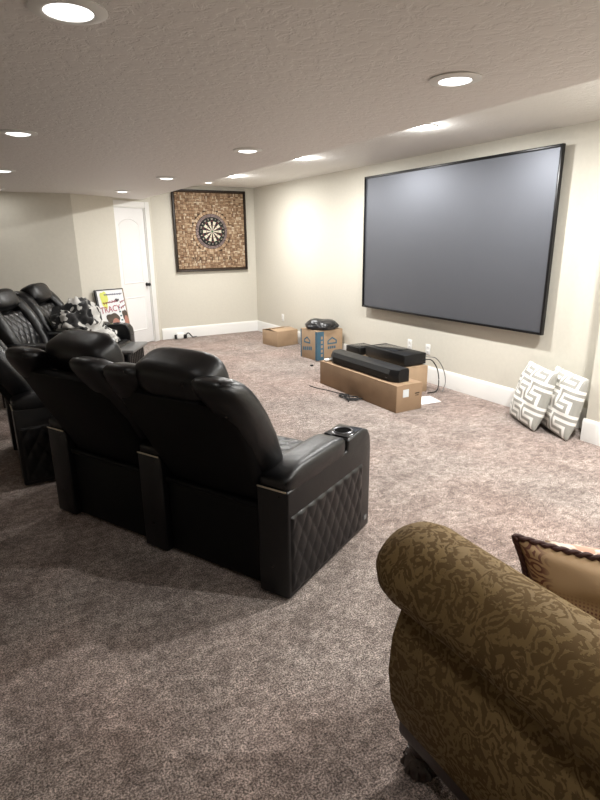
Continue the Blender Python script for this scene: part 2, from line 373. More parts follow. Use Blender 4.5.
# door, its frame and casing
dr = thing('door_1', 'white two panel arched interior door with black knob', 'door', OD, math.atan2(uD.y, uD.x)); dr['kind'] = 'structure'
slab = obj('door_slab', bx((DW/2, .04, DH/2+.004), (DW-.006, .035, DH-.012), .002), 'door', dr)
def arch(x0, x1, z0, z1, rise, ins=0, n=14):
    x0 += ins; x1 -= ins; z0 += ins; z1 -= ins; P = [(x0, z0), (x1, z0)]
    if rise == 0: return P+[(x1, z1), (x0, z1)]
    for i in range(n+1):
        t = i/n; P.append((x1+(x0-x1)*t, z1-rise+rise*math.sin(PI*t)**.8))
    return P
for (z0, z1, rise) in ((.96, 1.93, .085), (.22, .76, 0)):
    P0 = arch(.11, DW-.11, z0, z1, rise); P1 = arch(.11, DW-.11, z0, z1, rise, .012); P2 = arch(.11, DW-.11, z0, z1, rise, .024); P3 = arch(.11, DW-.11, z0, z1, rise, .06)
    bm = loft(bmesh.new(), [[(x, y, z) for x, z in P] for P, y in ((P0, .0226), (P1, .014), (P2, .0224), (P3, .0175))], cap=False)
    bm.faces.new([bm.verts.new((x, .0175, z)) for x, z in P3]); bmesh.ops.remove_doubles(bm, verts=bm.verts, dist=1e-5)
    obj('door_panel', bm, 'door', slab, 20)
kb = bmesh.new(); lathe(kb, [(.028, 0), (.028, .006), (.011, .01), (.011, .03), (.022, .036), (.027, .05), (.024, .062), (.01, .068)], 20)
bmesh.ops.transform(kb, matrix=axes((DW-.055, .0225, .93), (1, 0, 0), (0, 0, 1), (0, -1, 0)), verts=kb.verts)
obj('door_knob', kb, 'black_metal', dr)
for z in (.25, 1.05, 1.83): obj('hinge', bx((.004, .018, z), (.012, .012, .09), .003), 'gold', dr)
bm = bmesh.new(); box(bm, (DW+.003, .055, DH/2), (.012, .11, DH)); box(bm, (-.003, .055, DH/2), (.012, .11, DH)); box(bm, (DW/2, .055, DH+.004), (DW, .11, .012))
obj('door_jamb', bm, 'white', dr)
obj('casing', bx((DW+.055, -.008, (DH+.1)/2), (.095, .018, DH+.1), .004), 'white', dr)
obj('casing', bx((DW/2+.005, -.008, DH+.052), (DW-.0, .018, .085), .004), 'white', dr)

# ------------------------------------------------------------------ recessed lights (each lamp carries its own light)
def downlight(x, y, z, watts, lens, label, group, size=.069):
    t = thing('recessed_light', label, 'ceiling light', (x, y, z), 0, group)
    obj('trim_ring', lathe(bmesh.new(), [(size+.005, -.001), (size+.034, -.001), (size+.036, -.005), (size+.006, -.013), (size-.003, -.010), (size-.003, -.001)], 32), 'white_plastic', t)
    obj('lens', lathe(bmesh.new(), [(size-.003, -.004), (size-.008, -.010), (size*.6, -.016), (size*.2, -.019), (.003, -.0195)], 32), lens, t)
    ld = bpy.data.lights.new('downlight_bulb', 'AREA'); ld.shape = 'DISK'; ld.size = size*1.7; ld.energy = watts; ld.color = (1, .985, .955); ld.spread = PI
    lo = bpy.data.objects.new('downlight_bulb', ld); link(lo, t); lo.location = (0, 0, -.022)
    if watts < 20: return t
    pd = bpy.data.lights.new('lens_glow', 'POINT'); pd.energy = watts*.16; pd.color = (1, .985, .955); pd.shadow_soft_size = .02
    po = bpy.data.objects.new('lens_glow', pd); link(po, t); po.location = (0, 0, -.05)
for y, w_, w in ((-.16, 92, 'near the wall opposite the dartboard'), (1.74, 74, 'above the jutting wall end'), (3.64, STRIP_W, 'over the near end of the screen'), (5.55, STRIP_W, 'over the far end of the screen'), (7.44, STRIP_W, 'between screen and dartboard panel')):
    downlight(3.255, y, HC, w_, 'lens', 'bright recessed downlight in the raised strip '+w, 'bright downlights along the screen wall')
downlight(3.235, 8.36, HC, 3, 'lens_dim', 'dim recessed downlight in the raised strip close above the dartboard panel', None, .06)
for x, y, w in ((.325, -.2, 'over the carpet behind the damask sofa'), (.325, 1.83, 'over the carpet behind the near recliner sofa'), (.325, 3.83, 'over the single recliner'), (.325, 5.78, 'over the near seat of the far recliner sofa'), (.325, 7.7, 'against the shaded end wall'),
                (1.79, -.2, 'over the damask sofa backrest'), (1.79, 1.83, 'over the quilted recliner arm'), (1.79, 3.83, 'in front of the near recliner sofa'), (1.79, 5.78, 'in front of the far recliner sofa'), (1.73, 7.47, 'in front of the white door')):
    downlight(x, y, HM, MAIN_W if y > 0 else 8.0, 'lens_dim', 'round recessed light in the lower ceiling '+w, 'recessed lights in the lower ceiling')

# ------------------------------------------------------------------ theatre recliners
AW, SW, SD = .165, .60, .83           # arm width, seat width, depth
def yc(z): return .13-.50*(z-.45)      # centre line of the raked back
def make_arm(parent, x, outer):       # x centre of the arm; outer: -1 right end, +1 left end, 0 middle (x to the sitter's right is +)
    prof = [(0, .012), (0, .545), (.555, .548), (.562, .606), (.74, .612), (.79, .598), (.82, .555), (.83, .49), (.826, .012)]
    a = obj('arm', prism(bmesh.new(), prof, 0, -AW/2, AW/2, .011, 3), 'leather', parent); a.location = (x, 0, 0)
    def dome(co):
        y = (co.y+.285)/.57; e = min(1, max(0, y/.28)); f = .45+.55*(1-(1-e)**2)
        if co.z > 0: co.z *= f
        return co
    obj('arm_pad', blob(bmesh.new(), (0, .279, .578), (AW/2+.004, .280, .062), .5, .28, 40, 14, fn=dome), 'leather', a, 60)
    obj('trim_strip', bx((0, -.002, .547), (AW*.93, .006, .008), .002), 'gold', a)
    if outer:
        s = 1 if outer < 0 else -1
        obj('quilted_side_panel', quilt(.70, .385, .088, .145, .013, .0075, lambda u, v, h: (s*(AW/2-.0005+h), .022+u, .035+v)), 'leather', a, 80)
        obj('badge', bx((s*(AW/2+.001), .775, .075), (.003, .035, .028), .001), 'tray', a)
    cup = obj('cup_holder', lathe(bmesh.new(), [(.054, .600), (.054, .617), (.050, .621), (.045, .619), (.043, .6135)], 28, (0, .655, 0), cap=False), 'chrome', a)
    obj('cup_well_shade', lathe(bmesh.new(), [(.0445, .6165), (.02, .616), (.002, .6158)], 28, (0, .655, 0)), 'cup_dark', cup)  # flat disc, no hollow; the shade of the well is its black colour
    obj('cup_plate', bx((0, .66, .609), (AW*.86, .165, .012), .005), 'plastic_gloss', a)
    return a
def lean(bm, x): bmesh.ops.translate(bm, verts=bm.verts, vec=(x, 0, 0)); return bm
def make_seat(parent, x, hf=.03, raised=False):
    sc = obj('seat_cushion', lean(box(bmesh.new(), (0, .50, .335), (SW-.01, .70, .20), .05, 5), x), 'leather', parent, 60)
    obj('quilted_seat_top', lean(quilt(SW-.10, .56, .10, .13, .014, .010, lambda u, v, h: (-SW/2+.05+u, .25+v, .4345+h)), x), 'leather', sc, 80)
    obj('seat_base', lean(ext((-SW/2, .06, .02), (SW/2, .80, .24), .01), x), 'back_cloth', parent)
    if raised:
        fb = obj('footrest_board', lean(box(bmesh.new(), (0, .93, .385), (SW-.02, .22, .035), .012, 3), x), 'tray', parent)
        for k in range(9): obj('pleat', lean(box(bmesh.new(), (-.26+.065*k, .955, .26), (.05, .07, .20), .02, 3), x), 'leather', fb, 60)
    else: obj('footrest', lean(box(bmesh.new(), (0, .825, .25), (SW-.012, .06, .36), .028, 4), x), 'leather', parent, 60)
    # raked back
    b = bmesh.new(); rings = []
    for z, hw, e in ((.40, .288, .0), (.46, .296, .0), (.60, .32, .0), (.75, .34, .0), (.90, .345, .0), (.945, .335, .012), (.962, .31, .035)):
        y0 = yc(z)-.085+e; y1 = yc(z)-.01
        rings.append([(x-hw, y1, z), (x-hw, y0+.035, z), (x-hw+.012, y0+.012, z), (x-hw+.035, y0, z), (x, y0-.008, z), (x+hw-.035, y0, z), (x+hw-.012, y0+.012, z), (x+hw, y0+.035, z), (x+hw, y1, z)])
    bk = obj('backrest', loft(b, rings), 'back_cloth', parent, 50)
    # lower skirt with a folded top hem
    sk = bmesh.new(); box(sk, (x, .05, .225), (SW-.008, .03, .41), .012, 3); box(sk, (x, .042, .425), (SW-.004, .045, .03), .012, 3)
    obj('back_skirt', sk, 'back_cloth', parent, 50)
    for s in (-1, 1):
        st = [(.47, .235, .06, .045, .05), (.53, .255, .05, .058, .075), (.62, .285, .045, .074, .095), (.78, .298, .035, .077, .108), (.89, .293, .022, .084, .114), (.965, .278, .006, .100, .114), (1.01, .266, -.002, .108, .106), (1.042, .260, -.006, .103, .088), (1.062, .258, -.008, .080, .06), (1.07, .258, -.008, .04, .03)]
        rings = []
        for z, xo, dy, hw, hd in st:
            rings.append([(x+s*xo+hw*sup(2*PI*k/22, .75)[0], yc(z)+dy+hd*sup(2*PI*k/22, .75)[1], z-.12*hd*sup(2*PI*k/22, .75)[1]) for k in range(22)])
        obj('side_bolster', loft(bmesh.new(), rings), 'leather', bk, 70)
    R = Matrix.Rotation(.42, 4, 'X')
    def puff(co):
        co.y += .012*math.sin(co.x*26)*max(0, -co.z)*4
        return co
    obj('headrest', blob(bmesh.new(), (0, 0, 0), (.222, .105, .112), .60, .55, 40, 20, Matrix.Translation((x, yc(1.0)+hf, 1.018+.1*max(0, hf-.03))) @ R, puff), 'leather', bk, 80)
    obj('quilted_back_panel', quilt(.40, .46, .10, .13, .016, .010, lambda u, v, h: (x-.20+u, yc(.44+v)+.05+h+.03*math.sin(PI*v/.46), .44+v)), 'leather', bk, 80)
def make_sofa(n, label, name, loc, fwd, group=None, cat='recliner', opts=()):
    wid = (n+1)*AW+n*SW
    t = thing(name, label, cat, (loc[0], loc[1], 0), math.atan2(-fwd[0], fwd[1]), group)
    for i in range(n+1):
        make_arm(t, wid/2-AW/2-i*(AW+SW), -1 if i == 0 else (1 if i == n else 0))
    for i in range(n): make_seat(t, wid/2-AW-SW/2-i*(AW+SW), **(opts[i] if opts else {}))
    return t
fA = Vector((.886, .463)).normalized(); lA = Vector((-fA.y, fA.x)); wid2 = 3*AW+2*SW
oA = Vector((1.0, 1.862))+lA*wid2/2
sofaA = make_sofa(2, 'black leather two seat theater recliner with quilted arm side, seen from behind', 'recliner_sofa', oA, fA, opts=({'hf': .04}, {'hf': .125}))
fC = Vector((.86, -.51)).normalized(); oC = Vector((.45, 6.66))
sofaC = make_sofa(2, 'black leather two seat theater recliner holding the black and white blanket', 'recliner_sofa', oC, fC, opts=({'hf': .03}, {'hf': .03, 'raised': True}))
fD = Vector((1, .03)).normalized(); lD = Vector((-fD.y, fD.x)); oD = Vector((.06, 3.83))+lD*(2*AW+SW)/2
make_sofa(1, 'single black leather recliner between the two recliner sofas', 'recliner_chair', oD, fD)

lC = Vector((-fC.y, fC.x))
# ------------------------------------------------------------------ fleece throw
bt = oC+lC*(-.0)+fC*.0
def fleece(pos, h, seed, name, label, cat, mat, amp=.32, sub=5, flat=.0):
    bm = bmesh.new(); bmesh.ops.create_icosphere(bm, subdivisions=sub, radius=1)
    for v in bm.verts:
        p = v.co.copy()
        n1 = noise.noise(p*1.5+Vector((seed, 0, 0))); n2 = 1-abs(noise.noise(p*2.6+Vector((0, seed, 3))))*2; n3 = 1-abs(noise.noise(p*5.5+Vector((seed, 1, 7))))*2
        k = 1+amp*n1+amp*.55*(n2-.5)+amp*.22*(n3-.4)
        q = p*k; q = Vector((q.x*h[0], q.y*h[1], q.z*h[2]))
        if q.z < -h[2]*flat: q.z = -h[2]*flat+(q.z+h[2]*flat)*.08
        v.co = q+Vector((0, 0, h[2]*flat))
    z0 = min(v.co.z for v in bm.verts)
    for v in bm.verts: v.co.z -= z0
    o = obj(name, bm, mat, None, 80); o.location = pos
    return tag(o, label, cat)
s3 = oC+lC*.3825                       # far seat, rear line
fl = fleece((s3.x+fC.x*.33-lC.x*.05, s3.y+fC.y*.33-lC.y*.05, .456), (.30, .27, .29), 4.0, 'throw_blanket', 'crumpled black and white fleece throw heaped on the far recliner seat', 'blanket', 'fleece', .34, 5, .55)
fl.rotation_euler = (0, 0, math.atan2(-fC.x, fC.y))
bm = bmesh.new(); bmesh.ops.create_icosphere(bm, subdivisions=4, radius=1)
for v in bm.verts:
    k = 1+.3*noise.noise(v.co*1.8+Vector((2, 5, 0)))+.16*(1-2*abs(noise.noise(v.co*3.4)))
    v.co = Vector((v.co.x*.20*k-.02, v.co.y*.19*k+.25, max(.004, v.co.z*.11*k+.05)))
tf = obj('trailing_fold', bm, 'fleece', fl, 80)
for ob_ in (fl, tf):                                       # the throw rests against the raked back and between the arms
    for v in ob_.data.vertices:
        z = .456+v.co.z; y_min = yc(z)+.152-.33
        if v.co.y < y_min: v.co.y = y_min
        if z < .67: v.co.x = max(-.335, min(.235, v.co.x))

# ------------------------------------------------------------------ framed poster leaning on the angled wall
PH, PWd = .95, .54
pc = OD+uD*(-.43)+nD*.33
t = thing('framed_poster', 'white framed poster with yellow corner and printed faces leaning by the door', 'poster', (pc.x, pc.y, 0), 0)
tilt = math.radians(11)
zz = (Vector((0, 0, 1))*math.cos(tilt)-nD*math.sin(tilt)); yy = zz.cross(uD)
uP = (uD*math.cos(math.radians(-14))+(-nD)*math.sin(math.radians(-14))).normalized()   # turned a little towards the room
nP = Vector((uP.y, -uP.x, 0)); zz = Vector((0, 0, 1))*math.cos(tilt)-nP*math.sin(tilt)
AP = axes((0, 0, .004), uP, nP*math.cos(tilt)+Vector((0, 0, 1))*math.sin(tilt), zz) @ Matrix.Scale(.80, 4, (1, 0, 0))     # local y = out of the poster
def ploc(bm): bmesh.ops.transform(bm, matrix=AP, verts=bm.verts); return bm
obj('sheet', ploc(bx((0, 0, PH/2), (PWd-.02, .018, PH-.02))), 'paper', t)
for (c, s) in (((-PWd/2, 0, PH/2), (.032, .04, PH)), ((PWd/2, 0, PH/2), (.012, .03, PH)), ((0, 0, PH-.006), (PWd, .03, .014)), ((0, 0, .006), (PWd, .03, .014))):
    obj('frame_bar', ploc(bx(c, s, .002)), 'bezel' if s[0] != .012 else 'card2', t)
def pdisc(name, x, z, rx, rz, mat, y, n=20, fn=None):
    bm = bmesh.new(); P = [(x+rx*math.cos(2*PI*i/n)*(fn(i/n) if fn else 1), z+rz*math.sin(2*PI*i/n)*(fn(i/n) if fn else 1)) for i in range(n)]
    prism(bm, P, 1, y, y+.001); obj(name, ploc(bm), mat, t)
wob = lambda q: 1+.12*math.sin(q*2*PI*3)+.08*math.cos(q*2*PI*5)
pdisc('yellow_splash', -.13, .81, .07, .12, 'yellow', .0095, 24, wob)
pdisc('hair', -.03, .515, .125, .10, 'hair', .0105, 24, wob); pdisc('face', .015, .435, .08, .10, 'skin', .0118)
pdisc('hair', .215, .56, .05, .085, 'hair', .0105, 20, wob); pdisc('face', .226, .45, .042, .11, 'skin', .0118)
TX = AP @ axes((0, .0105, 0), (1, 0, 0), (0, 0, 1), (0, -1, 0))
def ptext(name, s, size, x, z, mat, rot=0):
    me = text_bm(s, size, TX @ Matrix.Translation((x, z, -.002)) @ Matrix.Rotation(rot, 4, 'Z')); me.materials.append(M[mat]); link(bpy.data.objects.new(name, me), t)
def text_bm(s, size, mat, depth=.0008):
    cu = bpy.data.curves.new('t', 'FONT'); cu.body = s; cu.size = size; cu.extrude = depth; cu.align_x = 'CENTER'; cu.align_y = 'CENTER'; cu.resolution_u = 2
    o = bpy.data.objects.new('t', cu); COL.objects.link(o)
    me = bpy.data.meshes.new_from_object(o.evaluated_get(bpy.context.evaluated_depsgraph_get())); me.transform(mat)
    bpy.data.objects.remove(o); bpy.data.curves.remove(cu); return me
ptext('lettering', 'TRACY', .125, -.045, .665, 'ink_red', .06)
def squig(x0, x1, z, amp, mat, n, rot=0, r=.006):
    P = [(x0+(x1-x0)*i/n, .012, z+rot*(x0+(x1-x0)*i/n-x0)+amp*math.sin(i*2.4)*(.6+.4*math.sin(i*1.1))) for i in range(n+1)]
    obj('script_line', ploc(tube(bmesh.new(), P, r, 5)), mat, t)
squig(-.12, .23, .875, .016, 'ink_soft', 40); squig(-.17, .12, .755, .022, 'ink_red', 30, .08, .005); squig(.08, .15, .79, .03, 'ink', 12)
squig(.16, .25, .75, .02, 'ink_red', 12, .3, .004); squig(.16, .25, .67, .025, 'ink_red', 12, .4, .004)
for i, z in enumerate((.68, .62, .56, .50, .44, .38)): obj('printed_mark', ploc(bx((.125+.006*i, .0105, z), (.035, .003, .022), .001)), 'ink_teal', t)

# ------------------------------------------------------------------ cork panel and dartboard
DX0, DX1, DZ0, DZ1 = 2.845, 4.115, 1.098, 2.382
dcx, dcz = 3.485, 1.735
t = thing('cork_panel', 'square wall panel of wine corks in a dark frame on the end wall', 'wall panel', ((DX0+DX1)/2, D, DZ0))
ox, oz = (DX0+DX1)/2, DZ0
PWC, PHC = DX1-DX0, DZ1-DZ0
obj('backing', bx((0, -.012, PHC/2), (PWC-.01, .02, PHC-.01)), 'cork_dark', t)
FB = .022
for c, s in (((-PWC/2+FB/2, -.03, PHC/2), (FB, .06, PHC)), ((PWC/2-FB/2, -.03, PHC/2), (FB, .06, PHC)), ((0, -.03, FB/2), (PWC-2*FB, .06, FB)), ((0, -.03, PHC-FB/2), (PWC-2*FB, .06, FB))):
    obj('frame_bar', bx(c, s, .004), 'frame_wood', t)
bm = bmesh.new(); bg = bmesh.new()
CL, CR = .044, .0107
def cork(b, x, z, ang, L=CL, y=-.032):
    d = Vector((math.cos(ang), 0, math.sin(ang))); c = Vector((x, y+random.uniform(-.003, .003), z)); L *= random.uniform(.92, 1)
    tube(b, [c-d*L/2, c+d*L/2], CR*random.uniform(.92, 1.02), 7)
cell = .046; nx = int((PWC-2*FB)/cell); nz = int((PHC-2*FB)/cell)
cx_, cz_ = dcx-ox, dcz-oz
for i in range(nx):
    for j in range(nz):
        x = -nx*cell/2+(i+.5)*cell; z = PHC/2-nz*cell/2+(j+.5)*cell
        rr = math.hypot(x-cx_, z-cz_)
        if rr < .335: continue
        hz_ = (i+j) % 2 if random.random() < .8 else random.random() < .5
        for s in (-.5, .5):
            if hz_: cork(bm, x, z+s*.0225, random.uniform(-.04, .04))
            else: cork(bm, x+s*.0225, z, PI/2+random.uniform(-.04, .04))
for k in range(92):
    a = 2*PI*k/92; cork(bm, cx_+.305*math.cos(a), cz_+.305*math.sin(a), a, .046)
obj('cork_pieces', bm, 'cork', t, 50)['kind'] = 'stuff'
for rr, n in ((.241, 62), (.264, 68)):
    for k in range(n):
        a = 2*PI*(k+.5*random.random())/n; x, z = cx_+rr*math.cos(a), cz_+rr*math.sin(a)
        tube(bg, [(x, -.02, z), (x, -.048+random.uniform(-.003, .003), z)], .0112, 7)
obj('cork_end_ring', bg, 'grey_cork', t, 50)['kind'] = 'stuff'
for i, ch in enumerate('MATTILA'):
    me = text_bm(ch, .092, axes((-.33+i*.108, -.0455, .195), (1, 0, 0), (0, 0, 1), (0, -1, 0)), .003); me.materials.append(M['cork_letter']); link(bpy.data.objects.new('letter', me), t)
t = thing('dartboard', 'round bristle dartboard with black and cream segments on the cork panel', 'dartboard', (dcx, D-.028, dcz))
def dl(pts, y0=-.038): return [(p[0], y0, p[1]) for p in pts]
bm = lathe(bmesh.new(), [(.225, 0), (.228, .004), (.228, .034), (.222, .038), (.002, .038)], 48)
bmesh.ops.transform(bm, matrix=axes((0, 0, 0), (1, 0, 0), (0, 0, 1), (0, -1, 0)), verts=bm.verts); obj('board_body', bm, 'sisal_black', t)
def wedge(bm, r0, r1, k, y0, y1):
    a0, a1 = 2*PI*(k-.5)/20, 2*PI*(k+.5)/20; n = 3
    P = [(r1*math.sin(a0+(a1-a0)*i/n), r1*math.cos(a0+(a1-a0)*i/n)) for i in range(n+1)]+[(r0*math.sin(a1-(a1-a0)*i/n), r0*math.cos(a1-(a1-a0)*i/n)) for i in range(n+1)]
    prism(bm, P, 1, y0, y1)
for k in range(20):
    b1 = bmesh.new(); wedge(b1, .016, .160, k, -.0376, -.0395); obj('segment', b1, 'sisal_black' if k % 2 == 0 else 'sisal_cream', t, smooth=False)
for r0, r1 in ((.099, .107), (.162, .170)):
    for par, mt in ((0, 'sisal_red'), (1, 'sisal_green')):
        b1 = bmesh.new()
        for k in range(par, 20, 2): wedge(b1, r0, r1, k, -.038, -.0402)
        obj('scoring_ring', b1, mt, t, smooth=False)['kind'] = 'stuff'
bm = lathe(bmesh.new(), [(.016, .038), (.016, .0405), (.007, .0405), (.007, .0415), (.001, .0415)], 20); bmesh.ops.transform(bm, matrix=axes((0, 0, 0), (1, 0, 0), (0, 0, 1), (0, -1, 0)), verts=bm.verts); obj('bullseye', bm, 'sisal_green', t)
for k, nn in enumerate((20, 1, 18, 4, 13, 6, 10, 15, 2, 17, 3, 19, 7, 16, 8, 11, 14, 9, 12, 5)):
    a = 2*PI*k/20
    me = text_bm(str(nn), .036, axes((.198*math.sin(a), -.040, .198*math.cos(a)), (math.cos(a), 0, -math.sin(a)), (math.sin(a), 0, math.cos(a)), (0, -1, 0)), .0012); me.materials.append(M['sisal_cream']); link(bpy.data.objects.new('number', me), t)

# ------------------------------------------------------------------ projection screen
SY0, SY1, SZ0, SZ1 = 3.065, 5.725, .752, 2.304
SX = W-.075
t = thing('projection_screen', 'huge grey fixed frame screen in thin black frame on the side wall', 'screen', (SX, (SY0+SY1)/2, SZ0))
sy, sz = (SY1-SY0)/2, SZ1-SZ0
obj('screen_surface', bx((.012, 0, sz/2), (.016, 2*sy-.02, sz-.02)), 'screen', t)
FBW = .022
for c, s in (((.006, -sy+FBW/2, sz/2), (.036, FBW, sz)), ((.006, sy-FBW/2, sz/2), (.036, FBW, sz)), ((.006, 0, FBW/2), (.036, 2*sy-2*FBW, FBW)), ((.006, 0, sz-FBW/2), (.036, 2*sy-2*FBW, FBW))):
    obj('frame_bar', bx(c, s, .003), 'bezel', t)
for y in (-.8, .8): obj('wall_bracket', ext((.0205, y-.12, sz*.45), (.0745, y+.12, sz*.6)), 'black_metal', t)

# ------------------------------------------------------------------ cartons, soundbar, receivers
def carton(name, label, x0, y0, x1, y1, h, mat='card', flaps=True, z=0, gap=.004):
    t = thing(name, label, 'box', ((x0+x1)/2, (y0+y1)/2, z)); a, b = (x1-x0)/2, (y1-y0)/2; tk = .005
    bm = bmesh.new(); box(bm, (0, 0, (h-tk)/2), (2*a, 2*b, h-tk), .003); obj('carton_body', bm, mat, t)
    for s in (-1, 1):
        obj('flap', bx((s*(a/2+gap/4), 0, h-tk/2), (a-gap/2, 2*b, tk), .0015), mat, t)
    obj('tape', bx((0, 0, h+.0005), (.05, 2*b, .0012)), 'tape', t); return t
BX0, BX1, BY0, BY1, BHT = 3.222, 3.535, 3.80, 5.15, .262
t = carton('long_carton', 'long brown cardboard carton under the black soundbar', BX0, BY0, BX1, BY1, BHT)
obj('shipping_label', bx((-.045, -(BY1-BY0)/2-.001, .18), (.07, .002, .075)), 'label', t)
obj('printed_mark', bx((.095, -(BY1-BY0)/2-.001, .165), (.055, .0015, .012)), 'card_dark', t); obj('printed_mark', bx((.095, -(BY1-BY0)/2-.001, .145), (.04, .0015, .008)), 'card_dark', t)
RX0, RX1, RY0, RY1, RH = 3.64, 4.01, 4.24, 5.34, .285
carton('flat_carton', 'second brown carton carrying the black receiver behind the soundbar', RX0, RY0, RX1, RY1, RH, 'card2')
t = thing('soundbar', 'long black soundbar lying on the long carton', 'soundbar', (0, 0, BHT+.0015))
prf = [(3.275, .004), (3.262, .065), (3.282, .103), (3.32, .112), (3.425, .112), (3.44, .095), (3.44, .004)]; prf = [(x, z*1.18) for x, z in prf]
S0, S1 = 3.885, 5.04
bm = bmesh.new(); rings = []
for y, k in ((S0, .72), (S0+.03, .9), (S0+.09, 1), (S1-.09, 1), (S1-.03, .9), (S1, .72)):
    rings.append([(3.43-(3.43-x)*k, y, z) for x, z in prf])
body = obj('bar_body', loft(bm, rings), 'plastic', t, 30)
bm = bmesh.new(); rings = []
for y, k in ((S0+.092, 1), (S1-.092, 1)): rings.append([(3.43-(3.43-x)*k+dx, y, z) for x, z, dx in ((3.275, .008, -.003), (3.262, .077, -.003), (3.282, .118, -.002), (3.29, .107, 0), (3.28, .01, 0))])
obj('front_grille', loft(bm, rings), 'grille', t, 30)
obj('badge', bx((3.264, S0+.13, .035), (.002, .03, .008)), 'chrome', t)
t = thing('av_receiver', 'large black receiver with glossy top on the rear carton', 'receiver', (3.865, 4.62, RH+.0015))
obj('case', bx((0, 0, .070), (.30, .68, .12), .008), 'plastic', t); obj('top_panel', bx((.01, .08, .132), (.20, .36, .006), .002), 'plastic_gloss', t)
for sx in (-.13, .13):
    for sy_ in (-.28, .28): obj('foot', lathe(bmesh.new(), [(.018, 0), (.02, .004), (.016, .012)], 12, (sx, sy_, 0)), 'plastic', t)
t = thing('media_box', 'small black device on the rear carton left of the receiver', 'device', (3.82, 5.18, RH+.0015))
obj('case', bx((0, 0, .045), (.26, .26, .082), .007), 'plastic', t); obj('top_panel', bx((0, 0, .087), (.17, .17, .005), .002), 'plastic_gloss', t)
for sx in (-.1, .1): obj('foot', bx((sx, 0, .003), (.03, .2, .006)), 'plastic', t)
# controllers / cable bundle on the carton end
t = thing('cable_bundle', 'white and black cable bundle on the end of the long carton', 'cable', (3.34, 5.095, BHT+.0015))
for i, (c, mt) in enumerate(((-.06, 'white_plastic'), (.0, 'plastic'), (.055, 'white_plastic'))):
    P = [(c+.035*math.cos(a)+.004*a, .028*math.sin(a), .013+.006*i+.004*math.sin(3*a)) for a in [k*2*PI/14 for k in range(22)]]
    obj('cable_coil', tube(bmesh.new(), P, .011, 8), mt, t, 80)
# moving box with blue print and bag
t = thing('moving_box', 'tall moving box with blue house print and hand hole', 'box', (0, 0, 0))
a0, a1, a2 = Vector((3.79, 6.57, 0)), Vector((3.815, 6.17, 0)), Vector((4.255, 6.36, 0))
e1 = (a0-a1).normalized(); e2 = Vector((e1.y, -e1.x, 0)); e2 = e2 if e2.x > 0 else -e2
w1_, w2_, hB = (a0-a1).length, .43, .40
t.location = a1; t.rotation_euler = (0, 0, math.atan2(e2.y, e2.x))          # local x = e2 (towards the wall), y = e1
obj('carton_body', bx((w2_/2, w1_/2, hB/2), (w2_, w1_, hB), .004), 'card2', t)
for s in (0, 1): obj('flap', bx((w2_/2, w1_*(.25+.5*s), hB+.0025), (w2_, w1_/2-.004, .005), .0015), 'card2', t)
obj('blue_band', bx((-.001, .022, hB/2), (.002, .044, hB-.01)), 'blue_print', t); obj('blue_band', bx((-.001, w1_-.012, hB/2), (.002, .022, hB-.01)), 'blue_print', t)
obj('blue_band', bx((.055, -.001, hB/2), (.108, .002, hB-.01)), 'blue_print', t)
for z in (.07, .13, .19, .25, .31): obj('printed_letter', bx((.075, -.0025, z), (.03, .0015, .038)), 'card2', t)
def house(c, w, axis):
    P = [(-w/2, 0), (w/2, 0), (w/2, w*.32), (0, w*.62), (-w/2, w*.32)]; Q = [(-w/2+.02, .02), (w/2-.02, .02), (w/2-.02, w*.28), (0, w*.48), (-w/2+.02, w*.28)]
    bm = bmesh.new(); vo_, vi_ = [], []
    f = (lambda p, d: (c[0]+p[0], c[1]-d, c[2]+p[1])) if axis == 1 else (lambda p, d: (c[0]-d, c[1]+p[0], c[2]+p[1]))
    loft(bm, [[f(p, 0) for p in P], [f(p, .0015) for p in P], [f(p, .0015) for p in Q], [f(p, 0) for p in Q]], cap=False)
    obj('house_print', bm, 'blue_print', t, smooth=False)
house((0, .24, .215), .15, 0); house((.25, 0, .21), .16, 1)
for k_ in range(5): obj('printed_letter', bx((-.001, .145+.045*k_, .155-.006*k_), (.0015, .03, .05)), 'blue_print', t)
for k_ in range(5): obj('printed_letter', bx((.19+.035*k_, -.001, .165), (.025, .0015, .035)), 'blue_print', t)
obj('hand_hole', lathe(bmesh.new(), [(.001, 0), (.03, 0), (.03, .0015), (.001, .0015)], 18), 'card_dark', t)
hh_ = t.children[-1]; hh_.rotation_euler = (PI/2, 0, 0); hh_.scale = (1.3, 1, 1); hh_.location = (.30, -.0002, .315)
ctr = a1+e2*w2_/2+e1*w1_/2
bg_ = fleece((ctr.x, ctr.y, hB+.0055), (.215, .235, .085), 9.0, 'bag', 'crumpled black bag lying on the moving box', 'bag', 'bag', .2, 4, .5)
# small carton in the far corner
t = thing('small_carton', 'small plain brown carton with half open flap near the end wall', 'box', (3.835, 7.36, 0), math.radians(9))
obj('carton_body', bx((.20, .20, .115), (.40, .40, .23), .004), 'card2', t)
fl1 = obj('flap', bx((.20, .10, .0025), (.40, .195, .005), .001), 'card2', t); fl1.location = (0, 0, .2305); fl1.rotation_euler = (math.radians(6), 0, 0)
fl2 = obj('flap', bx((.20, -.10, .0025), (.40, .195, .005), .001), 'card2', t); fl2.location = (0, .40, .2305); fl2.rotation_euler = (math.radians(-9), 0, 0)
obj('slit_shadow', bx((.20, .20, .2305), (.36, .03, .001)), 'card_dark', t)

